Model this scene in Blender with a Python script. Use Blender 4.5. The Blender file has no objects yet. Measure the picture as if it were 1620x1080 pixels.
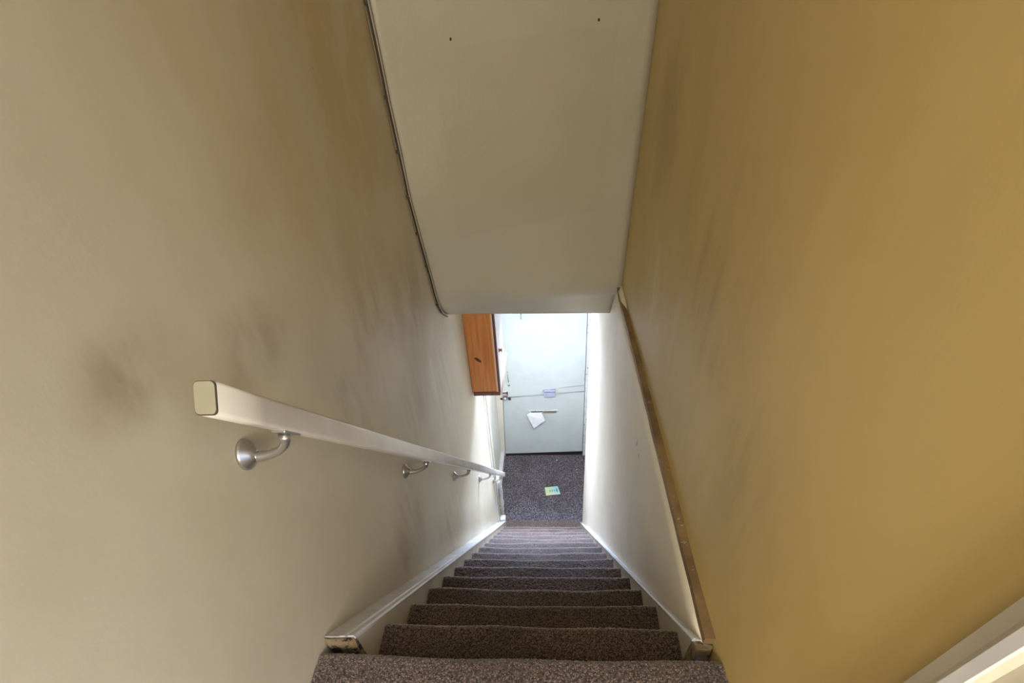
import bpy, bmesh, math, random
import numpy as np
from mathutils import Vector, Matrix, noise
random.seed(7); np.random.seed(7)
S = bpy.context.scene
COL = S.collection
K = 1.2            # survey units -> metres
H = 3.408          # camera height above the hall floor in survey units

# ------------------------------------------------------------------ camera
def norm(v): return v / np.linalg.norm(v)
W_, PX, PY, FX, FY, DY = 1620.0, 810.0, 850.0, 867.0, -60.0, 1480.0
foc = math.sqrt((PY - FY) * (DY - PY) - (FX - PX) ** 2)
fw = norm(np.array([FX - PX, PY - FY, -foc])); dn = norm(np.array([FX - PX, PY - DY, -foc]))
up = -dn; rt = np.cross(fw, up)
cam_d = bpy.data.cameras.new('camera'); cam = bpy.data.objects.new('camera', cam_d); COL.objects.link(cam)
R = Matrix([list(rt), list(fw), list(up)])
cam.matrix_world = Matrix.Translation((0, 0, H * K)) @ R.to_4x4()
cam_d.sensor_width = 36; cam_d.lens = foc / W_ * 36
cam_d.shift_x = 0.0; cam_d.shift_y = (PY - 540) / W_
cam_d.clip_start = 0.02
S.camera = cam

# ------------------------------------------------------------------ light
S.view_settings.view_transform = 'Standard'; S.view_settings.look = 'None'
S.view_settings.gamma = 1; S.view_settings.use_curve_mapping = False
S.view_settings.exposure = 0.55
wd = bpy.data.worlds.new('world'); S.world = wd; wd.use_nodes = True
wd.node_tree.nodes['Background'].inputs[0].default_value = (0.55, 0.68, 1.0, 1)
wd.node_tree.nodes['Background'].inputs[1].default_value = 1.0

def area(name, loc, target, sx, sy, power, color):
    d = bpy.data.lights.new(name, 'AREA'); d.shape = 'RECTANGLE'; d.size = sx * K; d.size_y = sy * K
    d.energy = power; d.color = color
    o = bpy.data.objects.new(name, d); COL.objects.link(o)
    l = Vector((loc[0], loc[1], loc[2] + H)) * K; t = Vector((target[0], target[1], target[2] + H)) * K
    o.location = l; o.rotation_euler = (t - l).to_track_quat('-Z', 'Y').to_euler()
    return o
# daylight through the open doorway on the right of the landing
area('doorway_daylight', (0.95, -0.35, 0.3), (-0.46, -0.10, 0.35), 0.8, 1.2, 3.6, (0.93, 0.97, 1.0))
# added fill in an assumed, unseen window behind the landing
area('rear_fill_light', (-0.06, -1.58, 0.35), (-0.06, 1.8, -0.6), 0.56, 0.82, 48, (1.0, 0.95, 0.83))
# daylight through the fanlight above the front door
fl_ = area('fanlight_daylight', (-0.05, 4.11, -1.36), (-0.05, 2.15, -2.75), 0.42, 0.26, 54, (0.58, 0.71, 1.0))
fl_.data.spread = math.radians(78)
# added unseen spot under the hall ceiling, brightens the door and floor
hl = bpy.data.lights.new('door_fill_spot', 'SPOT'); hl.energy = 72; hl.color = (1.0, 0.98, 0.92); hl.spot_size = math.radians(88); hl.spot_blend = 0.9; hl.shadow_soft_size = 0.06
ho = bpy.data.objects.new('door_fill_spot', hl); COL.objects.link(ho)
ho.location = Vector((-.04, 2.60, -1.20 + H)) * K
ho.rotation_euler = (Vector((-.04, 3.95, -3.35 + H)) * K - ho.location).to_track_quat('-Z', 'Y').to_euler()

# ------------------------------------------------------------------ materials
def new_mat(name):
    m = bpy.data.materials.new(name); m.use_nodes = True
    nt = m.node_tree; b = nt.nodes['Principled BSDF']
    return m, nt, b
def nd(nt, t, **kw):
    n = nt.nodes.new(t)
    for k, v in kw.items():
        if k.startswith('i_'):
            n.inputs[int(k[2:])].default_value = v
        else: setattr(n, k, v)
    return n
def wpos(nt):
    return nd(nt, 'ShaderNodeNewGeometry').outputs['Position']
def mapping(nt, src, scale=(1, 1, 1), rot=(0, 0, 0)):
    m = nd(nt, 'ShaderNodeMapping'); m.inputs['Scale'].default_value = scale; m.inputs['Rotation'].default_value = rot
    nt.links.new(src, m.inputs['Vector']); return m.outputs[0]
def noise_n(nt, vec, scale, detail=4, rough=0.55):
    n = nd(nt, 'ShaderNodeTexNoise'); n.inputs['Scale'].default_value = scale
    n.inputs['Detail'].default_value = detail; n.inputs['Roughness'].default_value = rough
    nt.links.new(vec, n.inputs['Vector']); return n.outputs['Fac']
def ramp(nt, fac, lo, hi, a=0.0, b=1.0):
    n = nd(nt, 'ShaderNodeMapRange'); n.clamp = True; n.interpolation_type = 'SMOOTHSTEP'
    nt.links.new(fac, n.inputs[0]); n.inputs[1].default_value = lo; n.inputs[2].default_value = hi
    n.inputs[3].default_value = a; n.inputs[4].default_value = b
    return n.outputs[0]
def mixc(nt, fac, a, b):
    n = nd(nt, 'ShaderNodeMix', data_type='RGBA')
    for s, v in ((n.inputs[6], a), (n.inputs[7], b)):
        if isinstance(v, (tuple, list)): s.default_value = (*v[:3], 1)
        else: nt.links.new(v, s)
    if isinstance(fac, float): n.inputs[0].default_value = fac
    else: nt.links.new(fac, n.inputs[0])
    return n.outputs[2]
def mul(nt, a, b, op='MULTIPLY'):
    n = nd(nt, 'ShaderNodeMath', operation=op)
    for s, v in ((n.inputs[0], a), (n.inputs[1], b)):
        if isinstance(v, (int, float)): s.default_value = v
        else: nt.links.new(v, s)
    return n.outputs[0]
def bump(nt, b, h, dist, strength=1.0):
    n = nd(nt, 'ShaderNodeBump'); n.inputs['Strength'].default_value = strength
    n.inputs['Distance'].default_value = dist
    nt.links.new(h, n.inputs['Height']); nt.links.new(n.outputs[0], b.inputs['Normal'])
def blob(nt, pos, c, r, nz):
    """mask of a colour patch (stain, bounced light) around survey point c with radii r, broken up by noise nz"""
    c = (c[0] * K, c[1] * K, (c[2] + H) * K)
    s = nd(nt, 'ShaderNodeVectorMath', operation='SUBTRACT'); nt.links.new(pos, s.inputs[0]); s.inputs[1].default_value = c
    d = nd(nt, 'ShaderNodeVectorMath', operation='DIVIDE'); nt.links.new(s.outputs[0], d.inputs[0]); d.inputs[1].default_value = tuple(q * K for q in r)
    l = nd(nt, 'ShaderNodeVectorMath', operation='LENGTH'); nt.links.new(d.outputs[0], l.inputs[0])
    m = ramp(nt, l.outputs['Value'], 0.15, 1.0, 1.0, 0.0)
    return mul(nt, m, nz)

def wall_paint(name, base, stains_and_bounce, rough=0.55):
    m, nt, b = new_mat(name)
    p = wpos(nt)
    big = noise_n(nt, p, 1.7, 5, 0.6)
    mid = noise_n(nt, mapping(nt, p, (1, 1, 0.6)), 6, 6, 0.6)
    streak = noise_n(nt, mapping(nt, p, (1, 1, 0.22)), 13, 6, 0.62)
    col = mixc(nt, ramp(nt, big, 0.35, 0.7), base, tuple(v * s for v, s in zip(base, (0.90, 0.88, 0.84))))
    col = mixc(nt, ramp(nt, mid, 0.5, 0.85, 0, 0.25), col, tuple(v * 0.75 for v in base))
    nz1 = ramp(nt, mid, 0.3, 0.68); nz2 = ramp(nt, streak, 0.28, 0.75)
    for c, r, scol, amt, kind in stains_and_bounce:
        nz = nz1 if kind == 0 else nz2
        if kind == 2: nz = mul(nt, nz1, nz2)
        mk = blob(nt, p, c, r, ramp(nt, nz, 0, 1, 0.25 if kind != 2 else 0, 1.0))
        col = mixc(nt, mul(nt, mk, amt), col, scol)
    # small dark pits and pale scratches
    v = nd(nt, 'ShaderNodeTexVoronoi'); v.inputs['Scale'].default_value = 5; v.inputs['Randomness'].default_value = 1
    nt.links.new(p, v.inputs['Vector'])
    col = mixc(nt, ramp(nt, v.outputs['Distance'], 0.008, 0.014, 0.55, 0.0), col, (0.09, 0.07, 0.05))
    nt.links.new(col, b.inputs['Base Color'])
    b.inputs['Roughness'].default_value = rough
    fine = noise_n(nt, p, 130, 3, 0.6)
    h = mul(nt, mul(nt, fine, 0.5), mul(nt, mid, 1.6), 'ADD')
    bump(nt, b, h, 0.0010, 0.32)
    return m
def plain(name, col, rough=0.5, metal=0.0, var=0.12, scale=25, bmp=0.0004, spec=None):
    m, nt, b = new_mat(name); p = wpos(nt)
    n = noise_n(nt, p, scale, 4)
    c = mixc(nt, ramp(nt, n, 0.35, 0.7), col, tuple(v * (1 - var) for v in col))
    nt.links.new(c, b.inputs['Base Color']); b.inputs['Roughness'].default_value = rough; b.inputs['Metallic'].default_value = metal
    if bmp: bump(nt, b, n, bmp)
    return m
def chipped(name, col, chip, amount=0.62, rough=0.3, scale=60, tint=None):
    m, nt, b = new_mat(name); p = wpos(nt)
    n = noise_n(nt, p, scale, 5, 0.7); n2 = noise_n(nt, p, 7, 4)
    c = mixc(nt, ramp(nt, n2, 0.35, 0.7), col, tint or tuple(v * 0.85 for v in col))
    c = mixc(nt, ramp(nt, n, amount, amount + 0.03), c, chip)
    nt.links.new(c, b.inputs['Base Color']); b.inputs['Roughness'].default_value = rough
    bump(nt, b, n2, 0.0015)
    return m
def carpet(name, c1, c2, c3, scale=170):
    m, nt, b = new_mat(name); p = wpos(nt)
    v = nd(nt, 'ShaderNodeTexVoronoi'); v.inputs['Scale'].default_value = scale; nt.links.new(p, v.inputs['Vector'])
    n = noise_n(nt, p, scale * 0.6, 3, 0.7); big = noise_n(nt, p, 4, 4)
    c = mixc(nt, ramp(nt, n, 0.38, 0.64), c1, c2)
    c = mixc(nt, ramp(nt, v.outputs['Distance'], 0.15, 0.5, 0.75, 0.0), c, c3)
    c = mixc(nt, ramp(nt, big, 0.4, 0.75, 0, 0.4), c, tuple(q * 0.7 for q in c1))
    nt.links.new(c, b.inputs['Base Color']); b.inputs['Roughness'].default_value = 0.95
    b.inputs['Sheen Weight'].default_value = 0.9; b.inputs['Sheen Roughness'].default_value = 0.45
    b.inputs['Specular IOR Level'].default_value = 0.1
    bump(nt, b, n, 0.004, 0.9)
    return m
def pine(name, c1, c2, rough=0.35):
    m, nt, b = new_mat(name); p = wpos(nt)
    n = noise_n(nt, mapping(nt, p, (18, 18, 1.2)), 3.0, 5, 0.6)
    c = mixc(nt, ramp(nt, n, 0.3, 0.7), c1, c2)
    nt.links.new(c, b.inputs['Base Color']); b.inputs['Roughness'].default_value = rough
    return m

BR = (0.23, 0.15, 0.065); GR = (0.20, 0.16, 0.10); PALE = (0.78, 0.74, 0.66); BOUNCE = (0.52, 0.38, 0.15)
M = {}
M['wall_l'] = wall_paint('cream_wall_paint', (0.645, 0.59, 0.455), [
    ((-.46, 0.47, -.265), (.2, .14, .075), BR, 0.65, 0),
    ((-.46, 0.66, -.36), (.2, .24, .09), BR, 0.5, 0),
    ((-.46, 1.15, -.62), (.2, .50, .27), GR, 0.4, 2),
    ((-.46, 1.45, -.95), (.2, .40, .2), GR, 0.35, 1),
    ((-.46, 1.9, -1.2), (.2, .55, .35), PALE, 0.6, 1),
    ((-.46, 1.62, -.72), (.2, .34, .26), (0.34, 0.25, 0.12), 0.6, 0),
    ((-.46, 1.2, -.72), (.2, .22, .14), PALE, 0.6, 1),
    ((-.46, 1.65, -1.0), (.2, .3, .2), PALE, 0.55, 2),
    ((-.46, 1.0, -1.2), (.2, .35, .25), (0.36, 0.25, 0.11), 0.6, 1),
    ((-.46, 1.5, -1.7), (.2, .5, .3), (0.42, 0.31, 0.15), 0.55, 1),
    ((-.46, 1.45, 0.05), (.2, 1.0, .85), BOUNCE, 0.7, 0)])  # wide ochre tone toward the bulkhead: bounced light put into the colour
M['wall_r'] = wall_paint('ochre_bounce_wall_paint', (0.575, 0.43, 0.175), [  # yellowed paint, with the wall's warm bounce light put into the base colour
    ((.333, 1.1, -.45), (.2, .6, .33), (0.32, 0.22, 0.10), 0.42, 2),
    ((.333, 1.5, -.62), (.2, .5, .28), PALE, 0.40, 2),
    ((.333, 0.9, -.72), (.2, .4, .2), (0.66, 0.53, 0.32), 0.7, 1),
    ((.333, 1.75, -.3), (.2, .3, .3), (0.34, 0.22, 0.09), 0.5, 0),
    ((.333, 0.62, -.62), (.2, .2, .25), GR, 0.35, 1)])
M['wall_lower'] = wall_paint('lower_cream_paint', (0.82, 0.75, 0.61), [
    ((.314, 1.5, -1.3), (.2, .7, .35), PALE, 0.6, 1),
    ((.314, 0.8, -1.0), (.2, .35, .2), (0.74, 0.66, 0.50), 0.6, 0),
    ((.314, 1.1, -1.35), (.2, .3, .2), PALE, 0.35, 2),
    ((.314, 1.36, -1.112), (.2, .007, .016), (0.06, 0.05, 0.035), 1.6, 0),
    ((.314, 1.30, -1.118), (.2, .006, .012), (0.10, 0.08, 0.06), 1.2, 0)])
M['hall_wall'] = wall_paint('hall_white_paint', (0.80, 0.79, 0.74), [])
M['ceiling'] = wall_paint('ceiling_paint', (0.72, 0.70, 0.65), [])
M['cream_gloss'] = chipped('cream_gloss_paint', (0.68, 0.62, 0.50), (0.35, 0.27, 0.17), 0.72, 0.35)
M['white_gloss'] = chipped('white_gloss_paint', (0.74, 0.74, 0.77), (0.30, 0.27, 0.25), 0.70, 0.25, 70, (0.60, 0.60, 0.63))
M['rail'] = chipped('rail_paint', (0.68, 0.64, 0.58), (0.06, 0.05, 0.045), 0.745, 0.22, 55, (0.60, 0.56, 0.50))
M['rail_end'] = chipped('rail_end_paint', (0.36, 0.33, 0.24), (0.2, 0.16, 0.12), 0.76, 0.4, 50)
M['dark'] = plain('dark_gap', (0.015, 0.013, 0.012), 0.8)
M['chip_dark'] = plain('bare_dark_edge', (0.05, 0.035, 0.025), 0.7)
M['stub'] = chipped('chipped_stub_paint', (0.30, 0.26, 0.19), (0.02, 0.016, 0.014), 0.52, 0.5, 34, (0.16, 0.10, 0.045))
M['stub_r'] = chipped('worn_stub_paint', (0.33, 0.29, 0.21), (0.10, 0.07, 0.04), 0.54, 0.5, 30, (0.26, 0.18, 0.08))
M['ledge'] = chipped('dirty_ledge', (0.25, 0.165, 0.07), (0.42, 0.33, 0.2), 0.63, 0.6, 45, (0.15, 0.095, 0.045))
M['steel'] = chipped('worn_nickel', (0.52, 0.51, 0.50), (0.10, 0.08, 0.06), 0.70, 0.28, 90); M['steel'].node_tree.nodes['Principled BSDF'].inputs['Metallic'].default_value = 0.85
M['chrome'] = plain('chrome', (0.7, 0.7, 0.72), 0.15, 1.0, 0.05)
M['carpet'] = carpet('brown_stair_carpet', (0.035, 0.022, 0.018), (0.15, 0.105, 0.09), (0.42, 0.33, 0.30), 210)
M['hall_carpet'] = carpet('dark_hall_carpet', (0.022, 0.018, 0.026), (0.12, 0.105, 0.125), (0.38, 0.34, 0.38), 75)
M['door'] = chipped('pale_blue_door_paint', (0.60, 0.67, 0.70), (0.5, 0.56, 0.59), 0.75, 0.35, 6, (0.56, 0.63, 0.66))
M['frame'] = chipped('door_frame_paint', (0.72, 0.76, 0.80), (0.06, 0.07, 0.09), 0.60, 0.35, 40)
M['pine'] = pine('varnished_pine', (0.62, 0.25, 0.07), (0.48, 0.165, 0.04))
M['pine_l'] = pine('pale_pine_edge', (0.78, 0.42, 0.18), (0.66, 0.32, 0.12))
M['pine_d'] = pine('dark_pine_and_gap_shade', (0.17, 0.06, 0.035), (0.10, 0.035, 0.02))
M['pine_k'] = pine('brown_knob_wood', (0.30, 0.12, 0.05), (0.2, 0.08, 0.035))
M['knot'] = plain('pine_knot', (0.07, 0.022, 0.012), 0.5)
M['pink'] = plain('pale_pink_wood', (0.66, 0.50, 0.47), 0.5)
M['cab_white'] = plain('white_cabinet_paint', (0.76, 0.72, 0.76), 0.4)
M['lilac'] = plain('grey_blue_plastic', (0.42, 0.46, 0.66), 0.4)
M['paper'] = plain('white_paper', (0.80, 0.80, 0.88), 0.7)
M['brass'] = plain('dull_brass', (0.45, 0.36, 0.25), 0.35, 0.6)
M['cream_box'] = chipped('cream_box_paint', (0.72, 0.68, 0.55), (0.1, 0.09, 0.07), 0.74, 0.4, 60)
M['trim_beige'] = plain('beige_trim_paint', (0.50, 0.46, 0.36), 0.5)
M['white_box'] = chipped('white_box_paint', (0.78, 0.80, 0.84), (0.45, 0.45, 0.5), 0.7, 0.35, 40)
M['cable'] = plain('dark_cable', (0.055, 0.035, 0.02), 0.6)
M['cable_w'] = plain('painted_cable', (0.36, 0.31, 0.24), 0.5)
M['glass'] = plain('frosted_glass', (0.85, 0.9, 0.95), 0.4); 
g = M['glass'].node_tree.nodes['Principled BSDF']; g.inputs['Transmission Weight'].default_value = 1.0
M['scuff'] = plain('pale_scuff', (0.74, 0.70, 0.62), 0.6)

# bulkhead paint with the faint outline of a removed poster
def bulk_mat():
    m, nt, b = new_mat('greige_bulkhead_paint'); p = wpos(nt)
    big = noise_n(nt, p, 2.2, 5); mid = noise_n(nt, p, 14, 5, 0.65)
    base = (0.47, 0.43, 0.33)
    c = mixc(nt, ramp(nt, big, 0.35, 0.7), base, (0.44, 0.40, 0.30))
    c = mixc(nt, ramp(nt, mid, 0.55, 0.8, 0, 0.25), c, (0.40, 0.33, 0.24))
    sx = nd(nt, 'ShaderNodeSeparateXYZ'); nt.links.new(p, sx.inputs[0])
    w = mul(nt, noise_n(nt, p, 12, 3), 0.012, 'MULTIPLY')
    X = mul(nt, sx.outputs[0], w, 'ADD'); Zc = mul(nt, sx.outputs[2], w, 'ADD')
    def band(v, lo, hi, s=0.006):
        return mul(nt, ramp(nt, v, lo - s, lo + s), ramp(nt, v, hi - s, hi + s, 1, 0))
    outer = mul(nt, band(X, -0.315 * K, 0.215 * K), band(Zc, (H - 0.62) * K, (H - 0.128) * K))
    c = mixc(nt, mul(nt, outer, 0.22), c, (0.41, 0.345, 0.25))
    nt.links.new(c, b.inputs['Base Color']); b.inputs['Roughness'].default_value = 0.42
    fine = noise_n(nt, p, 120, 3); bump(nt, b, mul(nt, fine, mul(nt, mid, 2.0), 'ADD'), 0.0010, 0.5)
    return m
M['bulk'] = bulk_mat()

def flyer_mat():
    m, nt, b = new_mat('printed_flyer')
    tc = nd(nt, 'ShaderNodeTexCoord'); sx = nd(nt, 'ShaderNodeSeparateXYZ'); nt.links.new(tc.outputs['Generated'], sx.inputs[0])
    c = mixc(nt, ramp(nt, sx.outputs[0], 0.1, 0.9), (0.55, 0.70, 0.40), (0.28, 0.62, 0.75))
    c = mixc(nt, ramp(nt, sx.outputs[1], 0.0, 0.45, 0.9, 0.0), c, (0.80, 0.66, 0.38))
    nt.links.new(c, b.inputs['Base Color']); b.inputs['Roughness'].default_value = 0.4
    return m
M['flyer'] = flyer_mat(); M['ink'] = plain('dark_print', (0.08, 0.16, 0.15), 0.5); M['flyer_edge'] = plain('dark_green_edge', (0.02, 0.08, 0.06), 0.5)

# ------------------------------------------------------------------ mesh helpers (survey units in, metres out)
ORG = {}
def tw(p): return Vector((p[0] * K, p[1] * K, (p[2] + H) * K))
def link(name, verts, faces, mat, parent=None, origin=None, smooth=False, bev=0, seg=2, auto=True):
    """verts in survey units; origin = survey point of the object's own origin"""
    V = [tw(v) for v in verts]
    if parent is not None:
        org = ORG[parent.name]
    else:
        if origin is None:
            xs = [v.x for v in V]; ys = [v.y for v in V]; zs = [v.z for v in V]
            org = Vector(((min(xs) + max(xs)) / 2, (min(ys) + max(ys)) / 2, min(zs)))
        else: org = tw(origin)
    me = bpy.data.meshes.new(name)
    me.from_pydata([v - org for v in V], [], faces); me.update()
    bm = bmesh.new(); bm.from_mesh(me); bmesh.ops.recalc_face_normals(bm, faces=bm.faces)
    bm.to_mesh(me); bm.free()
    if smooth:
        for p in me.polygons: p.use_smooth = True
    me.materials.append(mat)
    o = bpy.data.objects.new(name, me); COL.objects.link(o)
    ORG[o.name] = org.copy()
    if parent is not None: o.parent = parent
    else: o.location = org
    if bev:
        b = o.modifiers.new('bevel', 'BEVEL'); b.width = bev * K; b.segments = seg; b.limit_method = 'ANGLE'
    return o
def root(name, loc, label, cat, group=None):
    o = bpy.data.objects.new(name, None); COL.objects.link(o); o.empty_display_size = 0.1
    o.location = tw(loc); ORG[o.name] = tw(loc)
    o['label'] = label; o['category'] = cat
    if group: o['group'] = group
    return o
def tag(o, label=None, cat=None, group=None, kind=None):
    if label: o['label'] = label
    if cat: o['category'] = cat
    if group: o['group'] = group
    if kind: o['kind'] = kind
    return o
BOXF = [(0, 1, 2, 3), (4, 7, 6, 5), (0, 4, 5, 1), (1, 5, 6, 2), (2, 6, 7, 3), (3, 7, 4, 0)]
def boxv(x0, x1, y0, y1, z0, z1):
    return [(x0, y0, z0), (x1, y0, z0), (x1, y1, z0), (x0, y1, z0), (x0, y0, z1), (x1, y0, z1), (x1, y1, z1), (x0, y1, z1)]
def box(name, x0, x1, y0, y1, z0, z1, mat, parent=None, bev=0, seg=2, rot=None):
    v = boxv(x0, x1, y0, y1, z0, z1)
    if rot:
        axis, ang = rot; c = Vector(((x0 + x1) / 2, (y0 + y1) / 2, (z0 + z1) / 2))
        r = Matrix.Rotation(ang, 3, axis); v = [tuple(r @ (Vector(q) - c) + c) for q in v]
    return link(name, v, BOXF, mat, parent, bev=bev, seg=seg)
def prism(name, poly, axis, a, b, mat, parent=None, bev=0, smooth=False):
    """poly = 2-D points; extruded along axis from a to b"""
    def P(p, t):
        if axis == 'x': return (t, p[0], p[1])
        if axis == 'y': return (p[0], t, p[1])
        return (p[0], p[1], t)
    n = len(poly)
    v = [P(p, a) for p in poly] + [P(p, b) for p in poly]
    f = [tuple(range(n)), tuple(range(2 * n - 1, n - 1, -1))] + [(i, i + n, (i + 1) % n + n, (i + 1) % n) for i in range(n)]
    return link(name, v, f, mat, parent, bev=bev, smooth=smooth)
def ringsweep(pts, radii, seg=10, capped=True, flat=1.0):
    """tube along pts; returns verts, faces"""
    pts = [Vector(p) for p in pts]; V = []; F = []
    prev = None
    for i, p in enumerate(pts):
        t = (pts[min(i + 1, len(pts) - 1)] - pts[max(i - 1, 0)]).normalized()
        ref = Vector((0, 1, 0)) if abs(t.y) < 0.9 else Vector((1, 0, 0))
        if prev is None: u = t.cross(ref).normalized()
        else: u = (prev - t * prev.dot(t)).normalized()
        prev = u; w = t.cross(u)
        r = radii[i] if hasattr(radii, '__len__') else radii
        for k in range(seg):
            a = 2 * math.pi * k / seg
            V.append(tuple(p + u * math.cos(a) * r + w * math.sin(a) * r * flat))
    for i in range(len(pts) - 1):
        for k in range(seg):
            a = i * seg + k; b = i * seg + (k + 1) % seg
            F.append((a, b, b + seg, a + seg))
    if capped:
        F.append(tuple(range(seg - 1, -1, -1))); F.append(tuple(range((len(pts) - 1) * seg, len(pts) * seg)))
    return V, F
def tube(name, pts, r, mat, parent=None, seg=10):
    v, f = ringsweep(pts, r, seg); return link(name, v, f, mat, parent, smooth=True)
def quadplate(name, q, n, th, mat, parent=None, bev=0):
    n = Vector(n).normalized() * th
    v = [tuple(Vector(p)) for p in q] + [tuple(Vector(p) + n) for p in q]
    k = len(q)
    f = [tuple(range(k)), tuple(range(2 * k - 1, k - 1, -1))] + [(i, i + k, (i + 1) % k + k, (i + 1) % k) for i in range(k)]
    return link(name, v, f, mat, parent, bev=bev)

FL = -3.408; XL = -.46; XR = .333; XB = .314
LAND = -.865; TOPZ = 1.35; BACK = -1.6

# ------------------------------------------------------------------ structure
# left wall, one long plane (slightly uneven plaster)
def plaster(name, poly_yz, x, out, th, mat, step=0.05, amp=0.003, seedz=0.0):
    """vertical wall slab whose visible face is at x; poly_yz rectangle (y0,y1,z0,z1)"""
    y0, y1, z0, z1 = poly_yz
    ny = max(2, int((y1 - y0) / step)); nz = max(2, int((z1 - z0) / step))
    V = []; F = []
    for j in range(nz + 1):
        for i in range(ny + 1):
            y = y0 + (y1 - y0) * i / ny; z = z0 + (z1 - z0) * j / nz
            d = noise.noise(Vector((y * 2.2, z * 2.2, 3.1 + seedz))) * amp + noise.noise(Vector((y * 7, z * 7, 9.1 + seedz))) * amp * 0.25
            V.append((x + d, y, z))
    for j in range(nz):
        for i in range(ny):
            a = j * (ny + 1) + i; F.append((a, a + 1, a + ny + 2, a + ny + 1))
    n0 = len(V)
    V += [(x + out * th, y0, z0), (x + out * th, y1, z0), (x + out * th, y1, z1), (x + out * th, y0, z1)]
    F.append((n0, n0 + 1, n0 + 2, n0 + 3))
    c00, c10 = 0, ny; c01, c11 = nz * (ny + 1), nz * (ny + 1) + ny
    F.append(tuple(range(c00, c10 + 1)) + (n0 + 1, n0)); F.append(tuple(range(c01, c11 + 1)) + (n0 + 2, n0 + 3))
    F.append(tuple(j * (ny + 1) for j in range(nz + 1)) + (n0 + 3, n0))
    F.append(tuple(j * (ny + 1) + ny for j in range(nz + 1)) + (n0 + 2, n0 + 1))
    return link(name, V, F, mat, smooth=False)
def smooth_front(o):
    for p in o.data.polygons: p.use_smooth = len(p.vertices) == 4 and p.area < 0.02
o = plaster('wall_left', (BACK, 2.97, FL, TOPZ), XL, -1, .12, M['wall_l']); smooth_front(o); tag(o, kind='structure')
o = plaster('wall_left_hall', (2.96, 4.0, FL, -1.0), XL - .045, -1, .12, M['hall_wall'], amp=.001); smooth_front(o); tag(o, kind='structure')
# right upper wall from the doorway to the bulkhead, and above / behind the doorway
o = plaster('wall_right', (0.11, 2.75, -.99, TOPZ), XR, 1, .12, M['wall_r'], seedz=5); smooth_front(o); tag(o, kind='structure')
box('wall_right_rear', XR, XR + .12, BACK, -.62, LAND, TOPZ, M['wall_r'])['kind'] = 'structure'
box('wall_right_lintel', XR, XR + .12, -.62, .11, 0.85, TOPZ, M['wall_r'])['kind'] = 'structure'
# side room seen only by its light: floor and jambs
box('floor_side_room', XR + .12, 1.3, -1.0, .5, LAND - .05, LAND, M['carpet'])['kind'] = 'structure'
# lower right wall, ends at the hall with a leaning corner
def lower_right():
    yb = [.478 + (2.93 - .478) * i / 40 for i in range(41)]
    V = []; F = []; nz = 40
    for j in range(nz + 1):
        t = j / nz
        for i in range(41):
            u = i / 40
            ze = -.895 - .078 * min(1, u * 3.25 / 1.714)
            z = FL + (ze - FL) * t
            yend = 2.93 + (z + 3.35) * 0.33
            y = .478 + (yend - .478) * u
            d = noise.noise(Vector((y * 2, z * 2, 1.7))) * .0025
            V.append((XB + d * (0 if u in (0, 1) else 1), y, z))
    for j in range(nz):
        for i in range(40):
            a = j * 41 + i; F.append((a, a + 1, a + 42, a + 41))
    n0 = len(V)
    top_end_y = V[nz * 41 + 40][1]; top_end_z = V[nz * 41 + 40][2]
    V += [(XB + .2, .478, FL), (XB + .2, 2.93, FL), (XB + .2, top_end_y, top_end_z), (XB + .2, .478, -.885)]
    F.append((n0, n0 + 1, n0 + 2, n0 + 3))
    F.append(tuple(range(0, 41)) + (n0 + 1, n0)); F.append(tuple(range(nz * 41, nz * 41 + 41)) + (n0 + 2, n0 + 3))
    F.append(tuple(j * 41 for j in range(nz + 1)) + (n0 + 3, n0))
    F.append(tuple(j * 41 + 40 for j in range(nz + 1)) + (n0 + 2, n0 + 1))
    o = link('wall_right_lower', V, F, M['wall_lower']); smooth_front(o); tag(o, kind='structure')
lower_right()
box('wall_right_hall', .44, .5, 2.7, 4.0, FL, -1.0, M['hall_wall'])['kind'] = 'structure'
# landing rear wall with an assumed window opening for the added fill
def ringwall(name, x0, x1, z0, z1, hx0, hx1, hz0, hz1, y0, y1, mat):
    V = []; F = []
    for y in (y0, y1):
        V += [(x0, y, z0), (x1, y, z0), (x1, y, z1), (x0, y, z1), (hx0, y, hz0), (hx1, y, hz0), (hx1, y, hz1), (hx0, y, hz1)]
    for s in (0, 8):
        for k in range(4):
            F.append((s + k, s + (k + 1) % 4, s + 4 + (k + 1) % 4, s + 4 + k))
    for k in range(4):
        F.append((k, (k + 1) % 4, 8 + (k + 1) % 4, 8 + k)); F.append((4 + k, 4 + (k + 1) % 4, 12 + (k + 1) % 4, 12 + k))
    return link(name, V, F, mat)
ringwall('wall_back', XL - .12, XR + .12, LAND, TOPZ, -.36, .24, -.1, .8, BACK - .1, BACK, M['wall_l'])['kind'] = 'structure'
ringwall('window_1', -.36, .24, -.1, .8, -.32, .20, -.06, .76, BACK - .08, BACK - .03, M['white_gloss'])['kind'] = 'structure'
box('floor_landing', XL - .1, XR + .12, BACK, .28, LAND - .12, LAND, M['carpet'])['kind'] = 'structure'
box('ceiling_landing', XL - .12, XR + .12, BACK - .1, 2.9, TOPZ, TOPZ + .06, M['ceiling'])['kind'] = 'structure'
box('floor', XL - .12, .5, 2.6, 4.12, FL - .06, FL, M['hall_carpet'])['kind'] = 'structure'

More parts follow.
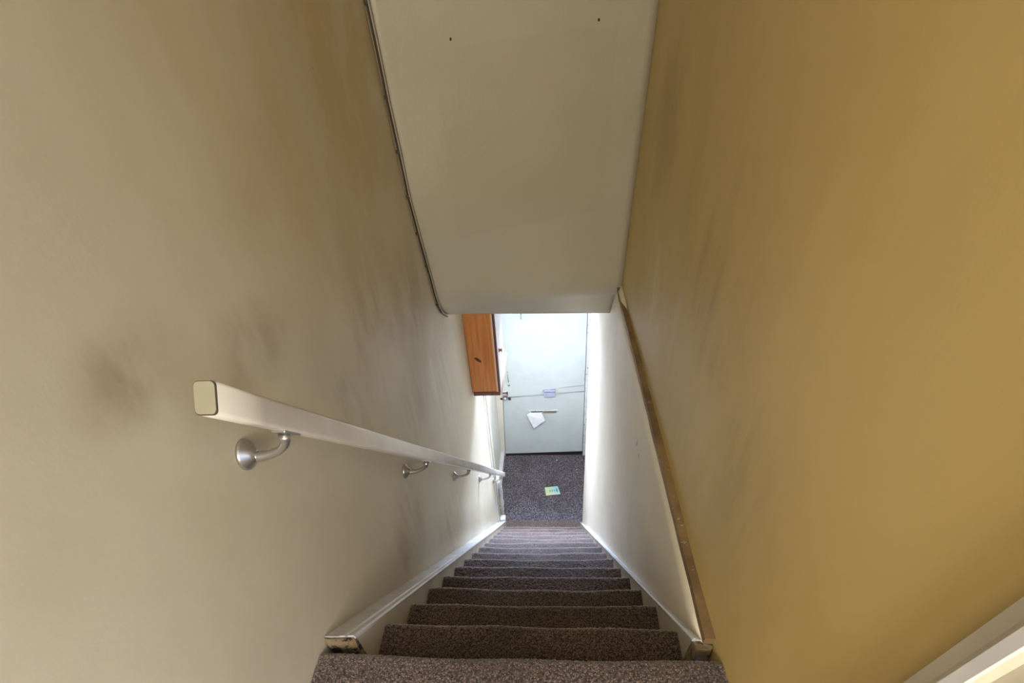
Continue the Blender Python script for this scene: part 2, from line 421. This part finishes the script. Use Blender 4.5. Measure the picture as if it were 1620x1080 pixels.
# bulkhead: skewed vertical boxing whose foot curves into the sloping soffit
LP = [(1.74, TOPZ), (1.765, 0.35), (1.778, 0.0), (1.80, -.215), (1.815, -.34), (1.832, -.46), (1.875, -.60), (1.925, -.72), (1.955, -.82), (1.99, -.885), (2.04, -.935), (2.105, -.976)]
RP = [(2.15, TOPZ), (2.165, 0.35), (2.175, -.02), (2.195, -.25), (2.21, -.38), (2.225, -.5), (2.245, -.64), (2.26, -.78), (2.265, -.89), (2.283, -.965), (2.335, -1.03), (2.447, -1.158)]
def bulkhead():
    nx = 28; V = []; F = []; n = len(LP)
    # refine profiles
    def fine(P):
        out = []
        for i in range(len(P) - 1):
            for k in range(5):
                t = k / 5; a = P[max(i - 1, 0)]; b = P[i]; c = P[i + 1]; d = P[min(i + 2, len(P) - 1)]
                q = [0.5 * ((2 * b[j]) + (-a[j] + c[j]) * t + (2 * a[j] - 5 * b[j] + 4 * c[j] - d[j]) * t * t + (-a[j] + 3 * b[j] - 3 * c[j] + d[j]) * t ** 3) for j in (0, 1)]
                out.append(q)
        out.append(P[-1]); return out
    L = fine(LP); Rr = fine(RP); m = len(L)
    for j in range(m):
        for i in range(nx + 1):
            u = i / nx
            x = XL - .0 + (XR - XL) * u
            if L[j][1] < -.95 or Rr[j][1] < -.97: x = XL + (XB - XL) * u if Rr[j][1] < -1.0 else x
            y = L[j][0] * (1 - u) + Rr[j][0] * u; z = L[j][1] * (1 - u) + Rr[j][1] * u
            y += noise.noise(Vector((x * 3, z * 3, 0))) * .003
            V.append((x, y, z))
    for j in range(m - 1):
        for i in range(nx):
            a = j * (nx + 1) + i; F.append((a, a + 1, a + nx + 2, a + nx + 1))
    # thickness: back side offset in +y / up
    n0 = len(V)
    V += [(XL, LP[0][0] + .9, TOPZ), (XR, RP[0][0] + .6, TOPZ), (XB, RP[-1][0] + .02, RP[-1][1] + .03), (XL, LP[-1][0] + .02, LP[-1][1] + .03)]
    last = (m - 1) * (nx + 1)
    F.append(tuple(range(last, last + nx + 1)) + (n0 + 2, n0 + 3))
    F.append((n0, n0 + 1, n0 + 2, n0 + 3))
    F.append(tuple(range(0, nx + 1)) + (n0 + 1, n0))
    F.append(tuple(j * (nx + 1) for j in range(m)) + (n0 + 3, n0))
    F.append(tuple(j * (nx + 1) + nx for j in range(m)) + (n0 + 2, n0 + 1))
    o = link('wall_bulkhead', V, F, M['bulk'], smooth=False)
    for p in o.data.polygons: p.use_smooth = len(p.vertices) == 4 and p.area < 0.03
    tag(o, kind='structure')
    return o
bulkhead()
# hall ceiling beyond the soffit (white), slopes from the soffit's lip
V = [(XL, 2.125, -.975), (XB + .2, 2.50, -1.15), (.5, 2.55, -1.15), (.5, 4.12, -1.15), (XL, 4.12, -1.10)]
Vt = [(a, b, c + .1) for a, b, c in V]
link('ceiling', V + Vt, [(0, 1, 2, 3, 4), (9, 8, 7, 6, 5)] + [(i, (i + 1) % 5, (i + 1) % 5 + 5, i + 5) for i in range(5)], M['ceiling'])['kind'] = 'structure'

# dirty ledge on the right where the lower wall stands proud
def ledge():
    n = 40; V = []; F = []
    for i in range(n + 1):
        u = i / n; y = .47 + (2.27 - .47) * u; z = -.881 - .078 * min(1, u * 1.05)
        w = noise.noise(Vector((y * 9, 0, 0))) * .0022
        V += [(XB - .0015 + w, y, z), (XR + .004, y, z + .001), (XR + .004, y, z - .02), (XB - .0015 + w, y, z - .018)]
    for i in range(n):
        a = i * 4
        for k in range(4): F.append((a + k, a + (k + 1) % 4, a + 4 + (k + 1) % 4, a + 4 + k))
    F.append((0, 1, 2, 3)); F.append((n * 4 + 3, n * 4 + 2, n * 4 + 1, n * 4))
    tag(link('trim_1', V, F, M['ledge']), kind='structure')
ledge()
# architrave of the doorway on the right of the landing
def archi():
    prof = [(.192, 0), (.192, .012), (.178, .016), (.172, .022), (.162, .022), (.156, .014), (.125, .014), (.112, .018), (.10, .018), (.10, 0)]
    poly = [(XR - x, y) for y, x in prof]
    prism('trim_2', poly, 'z', LAND, .95, M['cream_gloss'])['kind'] = 'structure'
    box('trim_highlight', XR - .024, XR - .010, .160, .170, LAND, .95, M['white_gloss'])['kind'] = 'structure'  # white strip: the highlight on the moulding put in as colour
archi()
# architrave strips on the left hall wall
box('trim_4', XL - .01, XL + .008, 2.925, 2.966, FL, -1.0, M['white_gloss'], bev=.003)['kind'] = 'structure'
box('trim_5', XL - .05, XL + .014, 2.974, 3.04, FL, -1.0, M['trim_beige'], bev=.005)['kind'] = 'structure'

# ------------------------------------------------------------------ staircase
N = 15
ny_ = [.42 + .15 * n + .0013 * n * n for n in range(N)]
TA = math.tan(math.radians(44.5))
nz_ = [-.865 - (y - .42) * TA * 1.0 for y in ny_]
st = root('staircase', (0, 1.7, FL), 'steep narrow brown carpeted staircase falling to the hall between painted strings', 'stairs')
def step(n):
    yn, zn = ny_[n], nz_[n]
    zb = nz_[n + 1] if n + 1 < N else FL
    x0, x1 = (XL, XR) if n == 0 else (-.396 if n > 1 else -.398, (.303, .303, .308, .312, .312, .309)[min(n, 5)])
    yb = (ny_[n - 1] - .03) if n else .24
    dx = (.0016 if n < 1 else .0022 if n < 3 else .0035 if n < 7 else .008)
    nx = int((x1 - x0) / dx)
    # profile
    pr = []; r = .013; L = yn - r - yb; k = max(4, int(L / dx))
    for i in range(k): pr.append((yb + L * i / k, zn, 0, 1))
    a_n = 8 if n < 7 else 4
    for i in range(a_n + 1):
        a = math.pi / 2 - (math.pi * 0.95) * i / a_n
        pr.append((yn - r + math.cos(a) * r, zn - r + math.sin(a) * r, math.cos(a), math.sin(a)))
    yr = yn - .018
    k = 10 if n < 3 else 5
    for i in range(1, k + 1): pr.append((yr, zn - 2 * r - (zn - 2 * r - zb) * i / k, 1, 0))
    pr = np.array(pr); m = len(pr)
    xs = np.linspace(x0, x1, nx + 1)
    u = (xs - x0) / (x1 - x0)
    rs = np.random.RandomState(100 + n)
    ph = rs.rand(4) * 6.28
    sag = -.006 * np.sin(math.pi * u) + .0022 * np.sin(u * 6.3 + ph[0]) + .0014 * np.sin(u * 13 + ph[1])
    if n == 0: sag = -.004 * np.sin(math.pi * u) - .002 * np.sin(u * 9) - .010 * (u - 0.0) ** 1
    bow = .003 * np.sin(u * 5 + ph[2]) + .0015 * np.sin(u * 17 + ph[3])
    # wear: weight of the sag near the nose
    wgt = np.clip((pr[:, 0] - (yn - .08)) / .08, 0, 1)
    amp = .0013 if n < 3 else .0012 if n < 7 else .001
    d = rs.rand(m, nx + 1) * amp * 2
    edge = np.exp(-np.minimum(u, 1 - u) * (x1 - x0) / .006)
    d = d - edge[None, :] * .003
    Y = pr[:, 0:1] + pr[:, 2:3] * d + bow[None, :] * wgt[:, None]
    Zz = pr[:, 1:2] + pr[:, 3:4] * d + sag[None, :] * wgt[:, None]
    X = np.repeat(xs[None, :], m, 0) + (rs.rand(m, nx + 1) - .5) * dx * .5
    X[:, 0] = x0; X[:, -1] = x1
    V = np.stack([X, Y, Zz], -1).reshape(-1, 3)
    org = np.array(ORG[st.name])
    V = V * K; V[:, 2] += H * K; V -= org
    me = bpy.data.meshes.new('carpeted_step')
    idx = np.arange(m * (nx + 1)).reshape(m, nx + 1)
    Q = np.stack([idx[:-1, :-1], idx[:-1, 1:], idx[1:, 1:], idx[1:, :-1]], -1).reshape(-1, 4)
    # solid back: closing under-side
    nv = len(V)
    under = np.array([[x0, yb, zn - .012], [x1, yb, zn - .012], [x1, yr - .02, zn - .03], [x0, yr - .02, zn - .03], [x1, yr - .02, zb], [x0, yr - .02, zb]]) * K
    under[:, 2] += H * K; under -= org
    V = np.vstack([V, under])
    faces = [tuple(q) for q in Q.tolist()]
    faces += [(nv, nv + 1, nv + 2, nv + 3), (nv + 3, nv + 2, nv + 4, nv + 5)]
    side0 = idx[:, 0].tolist(); side1 = idx[:, -1].tolist()
    faces.append(tuple(side0) + (nv + 5, nv + 3, nv)); faces.append(tuple(side1[::-1]) + (nv + 1, nv + 2, nv + 4))
    faces.append(tuple(idx[0, :].tolist()[::-1]) + (nv, nv + 1))
    me.from_pydata(V.tolist(), [], faces); me.update()
    me.polygons.foreach_set('use_smooth', [len(f) == 4 for f in faces])
    me.materials.append(M['carpet'])
    o = bpy.data.objects.new('carpeted_step', me); COL.objects.link(o); o.parent = st
for n in range(N): step(n)
# landing carpet patch behind the first nosing is the landing floor itself

def slope_z(y): return -.865 - (y - .42) * TA
def string_board(x0, x1, y0, yend, lift, cap_w, inner, end_mat):
    """raking board with a moulded cap; inner = +1 when the stair side is at x1"""
    poly = [(y0, slope_z(y0) + lift), (yend, slope_z(yend) + lift), (yend, FL + .0), (yend - .35, FL), (y0, slope_z(y0) - .35)]
    xi = x1 if inner > 0 else x0
    b = prism('string_board', poly, 'x', x0, x1, M['cream_gloss'], st)
    # cap moulding profile in (x, height above board)
    sgn = inner
    w = x1 - x0
    prof = [(0, 0), (0, .006), (.55 * w, .008), (.58 * w, .011), (.72 * w, .0115), (.76 * w, .007), (.82 * w, .007), (.86 * w, .013), (w + .002, .014), (w + .005, .008), (w + .004, 0)]
    base = x0 if sgn > 0 else x1
    n = 60; V = []; F = []; m = len(prof)
    for i in range(n + 1):
        y = y0 - .002 + (yend - y0 + .004) * i / n
        wob = noise.noise(Vector((y * 5, x0 * 10, 0))) * .003
        for q, (a, h) in enumerate(prof):
            ww = wob if q > 2 else 0
            V.append((base + sgn * (a + ww * .5), y, slope_z(y) + lift + h + ww * .4))
    for i in range(n):
        for k in range(m):
            a = i * m + k; c = i * m + (k + 1) % m
            F.append((a, c, c + m, a + m))
    F.append(tuple(range(m))); F.append(tuple(range(n * m + m - 1, n * m - 1, -1)))
    c = link('moulding', V, F, M['white_gloss'], b)
    c['label'] = 'white gloss moulding along the top of the string'
    return b
sbl = string_board(XL, -.397, .452, 2.98, .030, .06, 1, None)
sbr = string_board(.300, XB, .484, 2.96, .012, .015, -1, None)
# chipped end blocks where the strings stop at the top nosing
def stub(x0, x1, y0, y1, z0, z1, mat, lab):
    V = []; F = []
    nx, nz = 14, 14
    for j in range(nz + 1):
        for i in range(nx + 1):
            u = i / nx; v = j / nz
            x = x0 + (x1 - x0) * u; z = z0 + (z1 - z0) * v
            rnd = (max(0, abs(u - .5) * 2 - .7) / .3) ** 2 * .006 + (max(0, v - .75) / .25) ** 2 * .008
            V.append((x, y0 + rnd + noise.noise(Vector((x * 90, z * 90, 0))) * .0018, z))
    for j in range(nz):
        for i in range(nx):
            a = j * (nx + 1) + i; F.append((a, a + 1, a + nx + 2, a + nx + 1))
    n0 = len(V); V += [(x0, y1, z0), (x1, y1, z0), (x1, y1, z1 - .012), (x0, y1, z1 - .012)]
    F.append((n0, n0 + 1, n0 + 2, n0 + 3)); F.append(tuple(range(0, nx + 1)) + (n0 + 1, n0))
    F.append(tuple(range(nz * (nx + 1), nz * (nx + 1) + nx + 1)) + (n0 + 2, n0 + 3))
    F.append(tuple(j * (nx + 1) for j in range(nz + 1)) + (n0 + 3, n0)); F.append(tuple(j * (nx + 1) + nx for j in range(nz + 1)) + (n0 + 2, n0 + 1))
    o = link('end_block', V, F, mat, st, smooth=False); o['label'] = lab; return o
stub(XL + .001, -.395, .436, .455, -1.06, slope_z(.452) + .038, M['stub'], 'chipped brown and cream end of the left string')
stub(.298, XR - .001, .452, .486, -1.08, slope_z(.484) + .024, M['stub_r'], 'worn cream end of the right string')
# plinth blocks at the foot
box('foot_block', XL + .001, -.40, 2.98, 3.04, FL, FL + .09, M['white_gloss'], st, bev=.004)
# flat carpet strip at the foot of the stairs on the hall carpet
box('threshold_strip', -.395, .305, 2.77, 3.04, FL, FL + .008, M['carpet'], st, bev=.002)

# ------------------------------------------------------------------ handrail with brackets
RS = .969
def rz(y): return -.287 - (y - .44) * RS      # centre line height of the rail
hr = root('handrail', (-.378, 1.7, rz(1.7) - .02), 'white painted rectangular handrail running down the left wall', 'handrail')
def rail():
    hw, hh, r = .0135, .0190, .0055
    d = Vector((0, 1, -RS)).normalized(); nrm = Vector((0, RS, 1)).normalized(); X = Vector((1, 0, 0))
    sec = []
    for cx, cy, a0 in ((hw - r, hh - r, 0), (-hw + r, hh - r, 90), (-hw + r, -hh + r, 180), (hw - r, -hh + r, 270)):
        for k in range(5):
            a = math.radians(a0 + k * 22.5); sec.append((cx + math.cos(a) * r, cy + math.sin(a) * r))
    p0 = Vector((-.379, .441, rz(.441))); p1 = Vector((-.376, 3.005, rz(3.005)))
    n = 40; V = []; F = []; m = len(sec)
    for i in range(n + 1):
        c = p0.lerp(p1, i / n)
        w = 1 + noise.noise(c * 3) * .02
        for a, b in sec: V.append(tuple(c + X * a * w + nrm * b * w))
    for i in range(n):
        for k in range(m):
            F.append((i * m + k, i * m + (k + 1) % m, (i + 1) * m + (k + 1) % m, (i + 1) * m + k))
    F.append(tuple(range(m))); F.append(tuple(range(n * m + m - 1, n * m - 1, -1)))
    o = link('rail_bar', V, F, M['rail'], hr)
    for p in o.data.polygons: p.use_smooth = len(p.vertices) == 4
    # chipped dark rim and dull end grain face
    rim = []; capv = []
    rs = random.Random(3)
    for i, (a, b) in enumerate(sec):
        rim.append(tuple(p0 - d * .0004 + X * a * 1.0 + nrm * b * 1.0))
    for (a, b) in sec:
        rr = .90 - rs.random() * .06 if a > 0 else .945 - rs.random() * .02
        capv.append((a * rr, b * (.95 - rs.random() * .02)))
    V = rim + [tuple(p0 - d * .0012 + X * a + nrm * b) for a, b in [(q[0] * .99, q[1] * .99) for q in sec]]
    F = [(i, (i + 1) % m, (i + 1) % m + m, i + m) for i in range(m)] + [tuple(range(m)), tuple(range(2 * m - 1, m - 1, -1))]
    r_ = link('chipped_rim', V, F, M['chip_dark'], hr); r_['label'] = 'dark chipped rim around the rail end'
    V = [tuple(p0 - d * .0011 + X * a + nrm * b) for a, b in capv] + [tuple(p0 - d * .0020 + X * a + nrm * b) for a, b in capv]
    c_ = link('end_cap', V, F, M['rail_end'], hr); c_['label'] = 'dull cream upper end of the rail'
rail()
def bracket(y, s=1.0):
    zt = rz(y + .005) - .0255
    zc = zt - .038
    g = link('bracket', *ringsweep([(XL + .0005, y, zc), (XL + .004, y, zc), (XL + .007, y, zc), (XL + .014, y, zc), (XL + .019, y, zc)], [.0235, .0235, .0215, .0125, .009], 24), M['steel'], hr, smooth=True)
    g['label'] = 'worn nickel handrail bracket'
    pts = []; rad = []
    for i in range(13):
        t = i / 12; a = t * math.pi / 2
        pts.append((XL + .012 + math.sin(a) * .066, y, zc - .004 + (1 - math.cos(a)) * .040 - math.sin(a) * .0)); rad.append(.0085 - .0025 * math.sin(t * math.pi) )
    v, f = ringsweep(pts, rad, 12); a_ = link('bracket_arm', v, f, M['steel'], g, smooth=True)
    # saddle plate under the rail, following its slope
    d = Vector((0, 1, -RS)).normalized(); nn = Vector((0, RS, 1)).normalized()
    c = Vector((XL + .079, y + .006, zt - .003)); V = []
    for q in (-1, 1):
        for (sx, sy) in ((-1, -1), (1, -1), (1, 1), (-1, 1)):
            V.append(tuple(c + Vector((1, 0, 0)) * sx * .0105 + d * sy * .022 + nn * (q * .002)))
    p = link('saddle_plate', V, BOXF, M['steel'], g, bev=.0012)
for y in (.54, 1.125, 1.71, 2.33, 2.90): bracket(y)

# ------------------------------------------------------------------ front door
YD = 4.0
def dx_l(z): return -.459 + (z + 3.39) * .0325
def dx_r(z): return .366 - (z + 3.37) * .0265
dz0, dz1 = -3.385, -1.70
d1 = link('door_1', [(dx_l(dz0), YD, dz0), (dx_r(dz0), YD, dz0 + .02), (dx_r(dz0), YD + .045, dz0 + .02), (dx_l(dz0), YD + .045, dz0), (dx_l(dz1), YD, dz1), (dx_r(dz1), YD, dz1), (dx_r(dz1), YD + .045, dz1), (dx_l(dz1), YD + .045, dz1)], BOXF, M['door'], bev=.002)
tag(d1, kind='structure')
def dpart(fn, *a, **k):
    o = fn(*a, parent=d1, **k); return o
# frame and wall around the door
def strip(name, xa, xb, y0, y1, mat, kind='structure', z0=FL, z1=dz1):
    """leaning upright following functions xa(z), xb(z)"""
    n = 12; V = []; F = []
    for i in range(n + 1):
        z = z0 + (z1 - z0) * i / n
        V += [(xa(z), y0, z), (xb(z), y0, z), (xb(z), y1, z), (xa(z), y1, z)]
    for i in range(n):
        a = i * 4
        for k in range(4): F.append((a + k, a + (k + 1) % 4, a + 4 + (k + 1) % 4, a + 4 + k))
    F.append((0, 1, 2, 3)); F.append((n * 4 + 3, n * 4 + 2, n * 4 + 1, n * 4))
    o = link(name, V, F, mat); tag(o, kind=kind); return o
box('baseboard_left', XL - .05, XL - .008, 3.22, 3.985, FL, FL + .075, M['white_gloss'], bev=.004)['kind'] = 'structure'
strip('trim_6', lambda z: XL - .08, lambda z: dx_l(z) - .004, YD - .012, YD + .05, M['hall_wall'])
strip('trim_7', lambda z: dx_r(z) + .004, lambda z: dx_r(z) + .034, YD - .018, YD + .05, M['frame'])
strip('trim_8', lambda z: dx_r(z) + .039, lambda z: .5, YD - .03, YD + .05, M['frame'])
box('trim_9', XL - .05, .5, YD + .046, YD + .06, FL, dz1, M['dark'])['kind'] = 'structure'   # dark rebate behind the leaf
box('trim_10', XL - .1, .5, YD - .02, YD + .05, dz1 + .005, dz1 + .05, M['frame'])['kind'] = 'structure'
ringwall('wall_front', XL - .12, .5, dz1 + .05, -1.0, -.40, .34, -1.56, -1.2, YD, YD + .1, M['hall_wall'])['kind'] = 'structure'
ringwall('window_2', -.40, .34, -1.56, -1.2, -.375, .315, -1.535, -1.225, YD + .03, YD + .07, M['white_gloss'])['kind'] = 'structure'
box('under_door_shade', XL + .003, .37, YD - .004, YD + .05, FL, FL + .018, M['dark'])
bpy.data.objects['under_door_shade']['kind'] = 'structure'; bpy.data.objects['under_door_shade'].name = 'trim_11'
# dark strip under the door: shade of the gap put in as colour
# letter plate
lp = box('letter_plate', -.19, .10, YD - .006, YD, -2.872, -2.832, M['frame'], parent=d1, bev=.002)
fl = box('flap', -.052, .085, YD - .009, YD - .004, -2.864, -2.842, M['brass'], parent=lp); fl['label'] = 'dull brass half of the letter flap'
fl = box('slot', -.17, -.056, YD - .008, YD - .004, -2.853, -2.843, M['dark'], parent=lp)
for x in (-.185, .096): 
    q = box('screw', x - .003, x + .003, YD - .008, YD - .004, -2.855, -2.849, M['chip_dark'], parent=lp)
# night latch: back plate, case and snib
lk = box('rim_lock', -.455, -.375, YD - .010, YD, -2.685, -2.600, M['white_gloss'], parent=d1, bev=.003)
def lpart(name, *a, **k):
    o = box(name, *a, parent=lk, **k); return o
lpart('lock_case', -.440, -.385, YD - .035, YD - .010, -2.676, -2.640, M['steel'], bev=.006)
lpart('dark_slot', -.432, -.392, YD - .0365, YD - .034, -2.652, -2.644, M['dark'])
o = link('lock_knob', *ringsweep([(-.412, YD - .035, -2.662), (-.412, YD - .05, -2.662), (-.412, YD - .055, -2.662)], [.006, .013, .012], 14), M['white_gloss'], lk, smooth=True)
for x0, x1, z0, z1 in ((-.462, -.436, -2.694, -2.676), (-.385, -.36, -2.70, -2.672), (-.43, -.40, -2.698, -2.688), (-.395, -.385, -2.66, -2.61), (-.44, -.385, -2.626, -2.619)):
    lpart('lock_edge', x0, x1, YD - .018, YD - .008, z0, z1, M['chip_dark'])
# pull handle
ph = tube('pull_handle', [(-.376, YD, -2.405), (-.376, YD - .018, -2.408), (-.374, YD - .022, -2.42), (-.371, YD - .022, -2.49), (-.371, YD - .018, -2.502), (-.371, YD, -2.505)], .0045, M['chrome'], d1); ph['label'] = 'thin chrome pull handle'
o = link('keyhole_cover', *ringsweep([(-.372, YD, -2.545), (-.372, YD - .004, -2.545), (-.372, YD - .006, -2.545)], [.012, .012, .009], 16), M['chrome'], d1, smooth=True)
# horizontal security rod with box
rod = tube('security_rod', [(-.36, YD - .010, -2.672), (-.15, YD - .010, -2.658), (-.04, YD - .012, -2.648), (.07, YD - .012, -2.641), (.36, YD - .010, -2.625)], .0028, M['steel'], d1, 8)
tube('wire', [(-.045, YD - .006, -2.60), (-.052, YD - .008, -2.612), (-.046, YD - .008, -2.625), (-.038, YD - .008, -2.612), (.06, YD - .006, -2.592), (.35, YD - .006, -2.562)], .0016, M['steel'], d1, 6)
bx = box('lock_box', -.038, .070, YD - .034, YD, -2.664, -2.600, M['lilac'], parent=d1, bev=.004); bx['label'] = 'grey blue plastic box'
q = box('box_seam', -.034, .068, YD - .0355, YD - .033, -2.612, -2.608, M['chip_dark'], parent=bx)
for z in (-2.46, -3.20): 
    box('hinge', dx_r(z) - .004, dx_r(z) + .012, YD - .016, YD + .002, z - .05, z + .05, M['steel'], parent=d1, bev=.003)
tube('coat_hook', [(-.225, YD, -1.86), (-.225, YD - .03, -1.865), (-.225, YD - .045, -1.885), (-.225, YD - .035, -1.90)], .006, M['steel'], d1)

# envelope caught in the letter plate
def px_door(x, z, y=YD - .012): return (x, y, z)
env = quadplate('envelope', [(-.213, YD - .022, -2.868), (-.143, YD - .050, -3.012), (-.028, YD - .044, -2.925), (-.066, YD - .014, -2.850), (-.18, YD - .013, -2.853)], (0, -1, -.15), .003, M['paper'])
tag(env, 'white folded envelope hanging askew from the door letter slot', 'envelope')

# ------------------------------------------------------------------ wall cabinet (pine)
cb = root('pine_wall_cabinet', (-.38, 2.76, -1.676), 'orange pine wall cabinet with knotty side hanging on left hall wall', 'cabinet')
cy0, cy1, cz0, cz1 = 2.527, 2.90, -1.652, -.99
box('body', XL + .002, -.313, cy0, cy1, cz0, cz1, M['pine'], cb, bev=.002)
box('front_edge', -.313, -.3045, cy0 - .001, cy1, cz0, cz1, M['pine_l'], cb)
q = box('inner_lining', -.3045, -.3005, cy0 - .002, cy1, cz0, cz1, M['cab_white'], cb)
box('base', XL + .006, -.290, cy0 - .004, cy1 + .01, -1.676, -1.653, M['pine_d'], cb, bev=.002)
dv = [(-.2878, cy0 + .002, cz0 + .004), (-.284, cy0 + .002, cz0 + .004), (-.284, 2.86, cz0 + .004), (-.2878, 2.86, cz0 + .004)]
cd = link('door', dv + [(a, b, cz1) for a, b, c in dv], BOXF, M['cab_white'], cb, bev=.0015); cd['label'] = 'white front door of the cabinet'
q = box('cabinet_gap_shade', -.3005, -.288, cy0 - .001, cy1, cz0, cz1, M['pine_d'], cb)  # fills the gap beside the cabinet door, its shade put in as dark colour
kb = link('knob', *ringsweep([(-.2845, 2.60, -1.424), (-.281, 2.60, -1.424), (-.276, 2.60, -1.424), (-.268, 2.60, -1.424), (-.266, 2.60, -1.424)], [.014, .011, .004, .014, .010], 14), M['pine_k'], cd, smooth=True)
# knot in the side board
kv = []; kn = 14
for i in range(kn):
    a = 2 * math.pi * i / kn; u = math.cos(a) * .0235; w = math.sin(a) * .0085
    c, s = math.cos(math.radians(-38)), math.sin(math.radians(-38))
    kv.append((-.402 + u * c - w * s, cy0 - .0004, -1.44 + u * s + w * c))
quadplate('knot', kv, (0, -1, 0), .0006, M['knot'], cb)
# pale batten leaning beyond the cabinet
bt = tube('batten', [(-.330, 2.92, -1.93), (-.30, 2.92, -1.76), (-.275, 2.92, -1.62)], .008, M['pink'], cb, 6); bt['label'] = 'pale pink stick at the far edge'

# ------------------------------------------------------------------ low meter boxing in the hall corner
mb = root('meter_boxing', (-.465, 3.15, FL), 'low white and cream boxed-in meter in the left hall corner at stair foot', 'meter box')
box('upper_box', -.504, -.430, 3.08, 3.20, -3.085, -2.92, M['white_box'], mb, bev=.004)
box('lower_box', -.504, -.428, 3.075, 3.20, FL + .001, -3.09, M['cream_box'], mb, bev=.003)
tube('pipe', [(-.449, 3.074, -2.93), (-.449, 3.072, -3.0), (-.449, 3.074, -3.085)], .006, M['white_gloss'], mb, 10)
box('cover_strip', -.442, -.428, 3.068, 3.08, -3.08, -2.925, M['white_gloss'], mb, bev=.003)
def scallop():
    V = []; n = 24
    for i in range(n + 1):
        t = i / n; z = FL + .002 + .48 * t
        V.append((-.424 + .012 * math.sin(t * 3.0) + .0035 * math.sin(t * 19), z))
    poly = V + [(-.434, V[-1][1]), (-.434, FL + .002)]
    o = prism('edge_strip', poly, 'y', 3.085, 3.095, M['white_gloss'], mb); o['label'] = 'wavy white edge strip'
scallop()
box('latch', -.500, -.484, 3.068, 3.076, -3.105, -3.094, M['dark'], mb)
for x, z in ((-.450, -3.23), (-.472, -3.29), (-.452, -3.285), (-.466, -3.345)):
    link('bolt', *ringsweep([(x, 3.078, z), (x, 3.070, z)], .0055, 8), M['chip_dark'], mb)
tube('valve', [(-.430, 3.12, -2.92), (-.430, 3.12, -2.895), (-.422, 3.12, -2.885), (-.412, 3.12, -2.892), (-.408, 3.12, -2.915)], .009, M['cream_box'], mb, 12)

# ------------------------------------------------------------------ flyer and crumbs on the hall floor
q = [(-.020, 3.378, FL + .002), (.124, 3.398, FL + .002), (.098, 3.512, FL + .002), (-.034, 3.494, FL + .002)]
fr = root('flyer', (.04, 3.44, FL), 'small pale green and blue printed flyer lying on the dark hall carpet', 'flyer')
cx, cyy = .042, 3.445
quadplate('backing', [(cx + (a - cx) * 1.10, cyy + (b - cyy) * 1.12, FL + .0005) for a, b, c in q], (0, 0, 1), .0015, M['flyer_edge'], fr)
quadplate('sheet', q, (0, 0, 1), .0015, M['flyer'], fr)
for i in range(4):
    x = .020 + i * .021; y = 3.440 + i * .0025
    quadplate('print_stroke', [(x, y - .010, FL + .0036), (x + .006, y - .010, FL + .0036), (x + .003, y + .016, FL + .0036), (x - .003, y + .016, FL + .0036)], (0, 0, 1), .0004, M['ink'], fr)
quadplate('print_stroke', [(.094, 3.42, FL + .0036), (.100, 3.421, FL + .0036), (.088, 3.485, FL + .0036), (.082, 3.485, FL + .0036)], (0, 0, 1), .0004, M['ink'], fr)
for (x, y, r, lab) in ((.093, 3.905, .0075, 'white paper crumb on dark carpet nearest the front door'),
                       (.298, 3.757, .005, 'farther of two tiny white crumbs on carpet beside the right hall wall'),
                       (.300, 3.715, .0055, 'nearer of two tiny white crumbs on carpet beside the right hall wall')):
    bm = bmesh.new(); bmesh.ops.create_icosphere(bm, subdivisions=2, radius=r)
    V = [(v.co.x + x + noise.noise(v.co * 200) * .002, v.co.y + y, v.co.z * .6 + FL + r * .55) for v in bm.verts]
    F = [tuple(v.index for v in f.verts) for f in bm.faces]; bm.free()
    tag(link('paper_crumb', V, F, M['paper'], smooth=True), lab, 'litter', 'crumbs on the hall carpet')

# ------------------------------------------------------------------ cable clipped down the corner of bulkhead and left wall
def catm(P, k=10):
    out = []
    for i in range(len(P) - 1):
        for s in range(k):
            t = s / k; out.append(tuple(P[i][j] * (1 - t) + P[i + 1][j] * t for j in range(len(P[0]))))
    out.append(P[-1]); return out
cbn = root('telephone_cable', (XL + .006, 1.8, -.5), 'thin dark cable clipped down the joint of left wall and bulkhead', 'cable')
pts = []
for i, (y, z) in enumerate(catm(LP[1:], 6)):
    w = abs(math.sin(z * 13.5)) * .003
    pts.append((XL + .005 + w * .6, y - .0055 - w, z - .002))
pts[-1] = (XL + .006, 2.118, -.992)
tube('cable_run', pts, .0030, M['cable'], cbn, 6)
tube('painted_cable', [(a + .0065, b - .002, c) for a, b, c in pts], .0028, M['cable_w'], cbn, 6)
for z in (.15, -.05, -.222, -.34, -.455, -.575, -.70, -.88):
    j = min(range(len(pts)), key=lambda q: abs(pts[q][2] - z)); p = pts[j]
    box('clip', XL, XL + .011, p[1] - .005, p[1] + .004, p[2] - .004, p[2] + .004, M['chip_dark'], cbn, bev=.001)

# two screw heads left in the bulkhead
def bulk_y(x, z):
    def at(P):
        for i in range(len(P) - 1):
            if P[i][1] >= z >= P[i + 1][1]:
                t = (P[i][1] - z) / (P[i][1] - P[i + 1][1]); return P[i][0] * (1 - t) + P[i + 1][0] * t
        return P[-1][0]
    u = (x - XL) / (XR - XL); return at(LP) * (1 - u) + at(RP) * u
for x, z, lab in ((-.268, -.120, 'left of two small dark screws in the upper bulkhead'), (.150, -.118, 'right of two small dark screws in the upper bulkhead')):
    y = bulk_y(x, z)
    tag(link('screw', *ringsweep([(x, y + .004, z), (x, y - .003, z), (x, y - .004, z)], [.0035, .0035, .002], 10), M['dark'], smooth=False), lab, 'screw', 'screws in the bulkhead')
